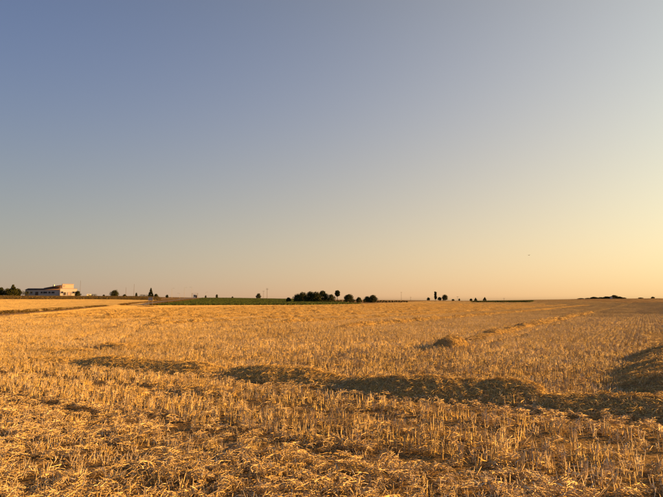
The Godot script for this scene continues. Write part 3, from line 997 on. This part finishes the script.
	# pale hut in the right-hand wood
	var hut := thing("pale_hut", on(across(610.9, 416), 416), "tiny pale hut in the gap of the right-hand wood", "hut", "", deg_to_rad(30))
	var ph: float = height_at(297.0, 416) - hut.position.y
	box_at("wall", hut, Vector3(0, ph * 0.5 - 0.3, 0), Vector3(1.5, ph + 0.6, 2.2), M.white_wall)
	var pr := piece("roof", gable(1.5, 2.2, 0.5, 0.12), M.roof, hut)
	pr.position.y = ph + 0.005
	opening(hut, "door", Vector3(0, 0.9, 1.12), 0.7, 1.5, M.door)

func utility_pole(px: float, top: float, d: float, arms: int, label: String, turn := 0.5, thick := 0.14):
	var x := across(px, d)
	var base := on(x, d)
	var h: float = max(2.0, height_at(top, d) - base.y)
	var o := thing("utility_pole", base, label, "pole", "thin poles on the horizon", turn)
	var st := begin()
	tube(st, Vector3(0, -0.3, 0), Vector3(0, h, 0), thick, thick * 0.7, 8)
	st.generate_normals()
	piece("post", st.commit(), M.pole_wood, o)
	for k in arms:
		var y := h - 0.35 - k * 0.8
		var arm := box_at("crossarm", o, Vector3(0, y, thick + 0.05), Vector3(2.2, 0.14, 0.12), M.pole_wood)
		for s in [-0.95, 0.0, 0.95]:
			var it := begin()
			tube(it, Vector3(s, 0.07, 0), Vector3(s, 0.27, 0), 0.06, 0.045, 6)
			it.generate_normals()
			piece("insulator", it.commit(), M.grey_metal, arm)

func street_lamp(px: float, top: float, d: float, label: String, turn: float):
	var base := on(across(px, d), d)
	var h: float = max(2.0, height_at(top, d) - base.y)
	var o := thing("street_lamp", base, label, "street lamp", "street lamps along the far road", turn)
	var st := begin()
	tube(st, Vector3(0, -0.3, 0), Vector3(0, h, 0), 0.1, 0.06, 8)
	st.generate_normals()
	piece("post", st.commit(), M.grey_metal, o)
	var at := begin()
	tube(at, Vector3(0, h, 0), Vector3(1.3, h + 0.2, 0), 0.05, 0.04, 6)
	at.generate_normals()
	var arm := piece("arm", at.commit(), M.grey_metal, o)
	box_at("lamp_head", arm, Vector3(1.55, h + 0.2, 0), Vector3(0.7, 0.12, 0.26), M.grey_metal)

func make_small_things():
	utility_pole(267, 288.2, 405, 2, "taller of the two utility poles right of the lone round tree", 0.4)
	utility_pole(263.4, 290.8, 420, 1, "shorter, fainter utility pole right of the lone round tree", 0.4, 0.11)
	utility_pole(401.4, 292.0, 420, 1, "thin pole on the horizon between the clump and the poplar", 0.7, 0.11)
	utility_pole(410.6, 296.8, 420, 1, "short pole right of the thin horizon pole near the clump", 0.7, 0.12)
	utility_pole(457.6, 296.4, 440, 1, "tiny pole right of the poplar group on the horizon", 0.2, 0.1)
	utility_pole(504, 298.0, 440, 1, "tiny pole above the dark crop strip", 0.2, 0.1)
	utility_pole(79.6, 280.5, 392, 0, "thin tall mast just right of the white annex", 0.2, 0.11)
	utility_pole(125.6, 287.4, 390, 0, "shorter of the two thin masts left of the pointed tree", 0.2, 0.11)
	utility_pole(133.6, 284.0, 390, 0, "taller of the two thin masts left of the pointed tree", 0.2, 0.11)
	street_lamp(171.6, 288.5, 380, "leftmost street lamp along the far road", 0.4)
	street_lamp(179.6, 293.4, 390, "short street lamp, second from the left along the far road", 3.3)
	street_lamp(184.2, 287.6, 395, "second tall street lamp along the far road, left of the kiosk", 0.4)
	street_lamp(191.6, 287.4, 405, "tall street lamp standing against the kiosk", 3.4)
	street_lamp(205.6, 292.2, 410, "rightmost street lamp, right of the kiosk", 0.4)
	# roadside board seen from its back
	var d := 118.0
	var sg := thing("road_sign", on(across(150.6, d), d), "grey board on two posts at the corner of the stubble field", "sign", "", 0.15)
	var t: float = height_at(297.2, d) - sg.position.y
	for s in [-0.42, 0.42]: box_at("post", sg, Vector3(s, t * 0.5 - 0.15, -0.05), Vector3(0.06, t + 0.2, 0.06), M.grey_metal)
	var bd := box_at("board", sg, Vector3(0, t - 0.42, 0.01), Vector3(1.05, 0.8, 0.05), M.grey_metal)
	for s in [-0.25, 0.25]: box_at("brace", bd, Vector3(0, s, 0.04), Vector3(1.0, 0.05, 0.03), M.grey_metal)
	# weedy straw ridge beside it
	windrow("straw_clump", [[across(136, 114), 114, 0.3, 0.05], [across(141, 114), 114, 0.9, 0.32], [across(148, 115), 115, 1.0, 0.45], [across(154, 115), 115, 0.6, 0.3], [across(160, 116), 116, 0.3, 0.06]], 0.3, 60.0, "orange straw ridge at the foot of the grey sign board", "straw clump", "small straw clumps", 77, 0.6)
	# white van from behind
	var vd := 372.0
	var van := thing("white_van", on(across(88, vd), vd, 0.35), "white van parked on the bank right of the annex", "van", "", 0.12)
	var st := begin()
	var prof := [Vector2(0, 0.4), Vector2(0, 2.2), Vector2(3.4, 2.25), Vector2(4.1, 1.35), Vector2(4.9, 1.15), Vector2(5.0, 0.4)]
	for i in prof.size():
		var a: Vector2 = prof[i]
		var b: Vector2 = prof[(i + 1) % prof.size()]
		for v in [Vector3(-0.95, a.y, -a.x), Vector3(-0.95, b.y, -b.x), Vector3(0.95, b.y, -b.x), Vector3(-0.95, a.y, -a.x), Vector3(0.95, b.y, -b.x), Vector3(0.95, a.y, -a.x)]:
			st.add_vertex(v)
	for sx in [-0.95, 0.95]:
		for i in range(1, prof.size() - 1):
			for v in [prof[0], prof[i], prof[i + 1]]: st.add_vertex(Vector3(sx, v.y, -v.x))
	st.generate_normals()
	piece("body", st.commit(), M.white_paint, van)
	for s in [-0.45, 0.45]: box_at("rear_window", van, Vector3(s, 1.7, 0.015), Vector3(0.7, 0.6, 0.03), M.dark_glass)
	for s in [-0.82, 0.82]: box_at("tail_light", van, Vector3(s, 1.0, 0.015), Vector3(0.14, 0.4, 0.03), M.red_glass)
	for sx in [-0.86, 0.86]:
		for z in [-0.9, -4.0]:
			var w := begin()
			tube(w, Vector3(sx - 0.1, 0.36, z), Vector3(sx + 0.1, 0.36, z), 0.36, 0.36, 14)
			tube(w, Vector3(sx + 0.1, 0.36, z), Vector3(sx - 0.1, 0.36, z), 0.36, 0.36, 14)
			w.generate_normals()
			piece("wheel", w.commit(), M.rubber, van)
	# a bird far off in the evening sky
	var bdist := 110.0
	var bird := thing("bird", Vector3(across(531, bdist), height_at(255.2, bdist), -bdist), "tiny dark bird gliding in the sky above the right horizon", "bird", "", 0.5)
	var bs := begin()
	for k in [[-0.22, 0.0, -0.1, 0.05], [-0.1, 0.05, 0.08, 0.055], [0.08, 0.055, 0.2, 0.01]]:
		tube(bs, Vector3(k[0], 0, 0), Vector3(k[2], 0, 0), k[1], k[3], 8)
	bs.generate_normals()
	piece("body", bs.commit(), M.bird, bird)
	for s in [-1, 1]:
		var ws := begin()
		var p := [Vector3(0.07, 0.02, s * 0.03), Vector3(-0.08, 0.02, s * 0.03), Vector3(0.06, 0.1, s * 0.25), Vector3(-0.05, 0.09, s * 0.25), Vector3(-0.08, 0.05, s * 0.48)]
		for tr in [[0, 1, 3], [0, 3, 2], [2, 3, 4]]:
			for k in tr: ws.add_vertex(p[k])
			for k in [tr[0], tr[2], tr[1]]: ws.add_vertex(p[k] - Vector3(0, 0.012, 0))
		ws.generate_normals()
		piece("wing", ws.commit(), M.bird, bird)

func _ready():
	noise.seed = 7
	noise.frequency = 0.05
	noise.fractal_octaves = 3
	fine.seed = 19
	fine.frequency = 0.12
	fine.fractal_octaves = 2
	rng.seed = 4242
	set_up_light()
	make_materials()
	print("light, materials ", Time.get_ticks_msec())
	make_ground()
	make_fields()
	print("ground ", Time.get_ticks_msec())
	make_windrows()
	print("windrows ", Time.get_ticks_msec())
	make_stubble()
	print("stubble ", Time.get_ticks_msec())
	make_loose_straw()
	make_crops()
	make_trees()
	make_farm()
	make_small_things()
	print("done ", Time.get_ticks_msec())
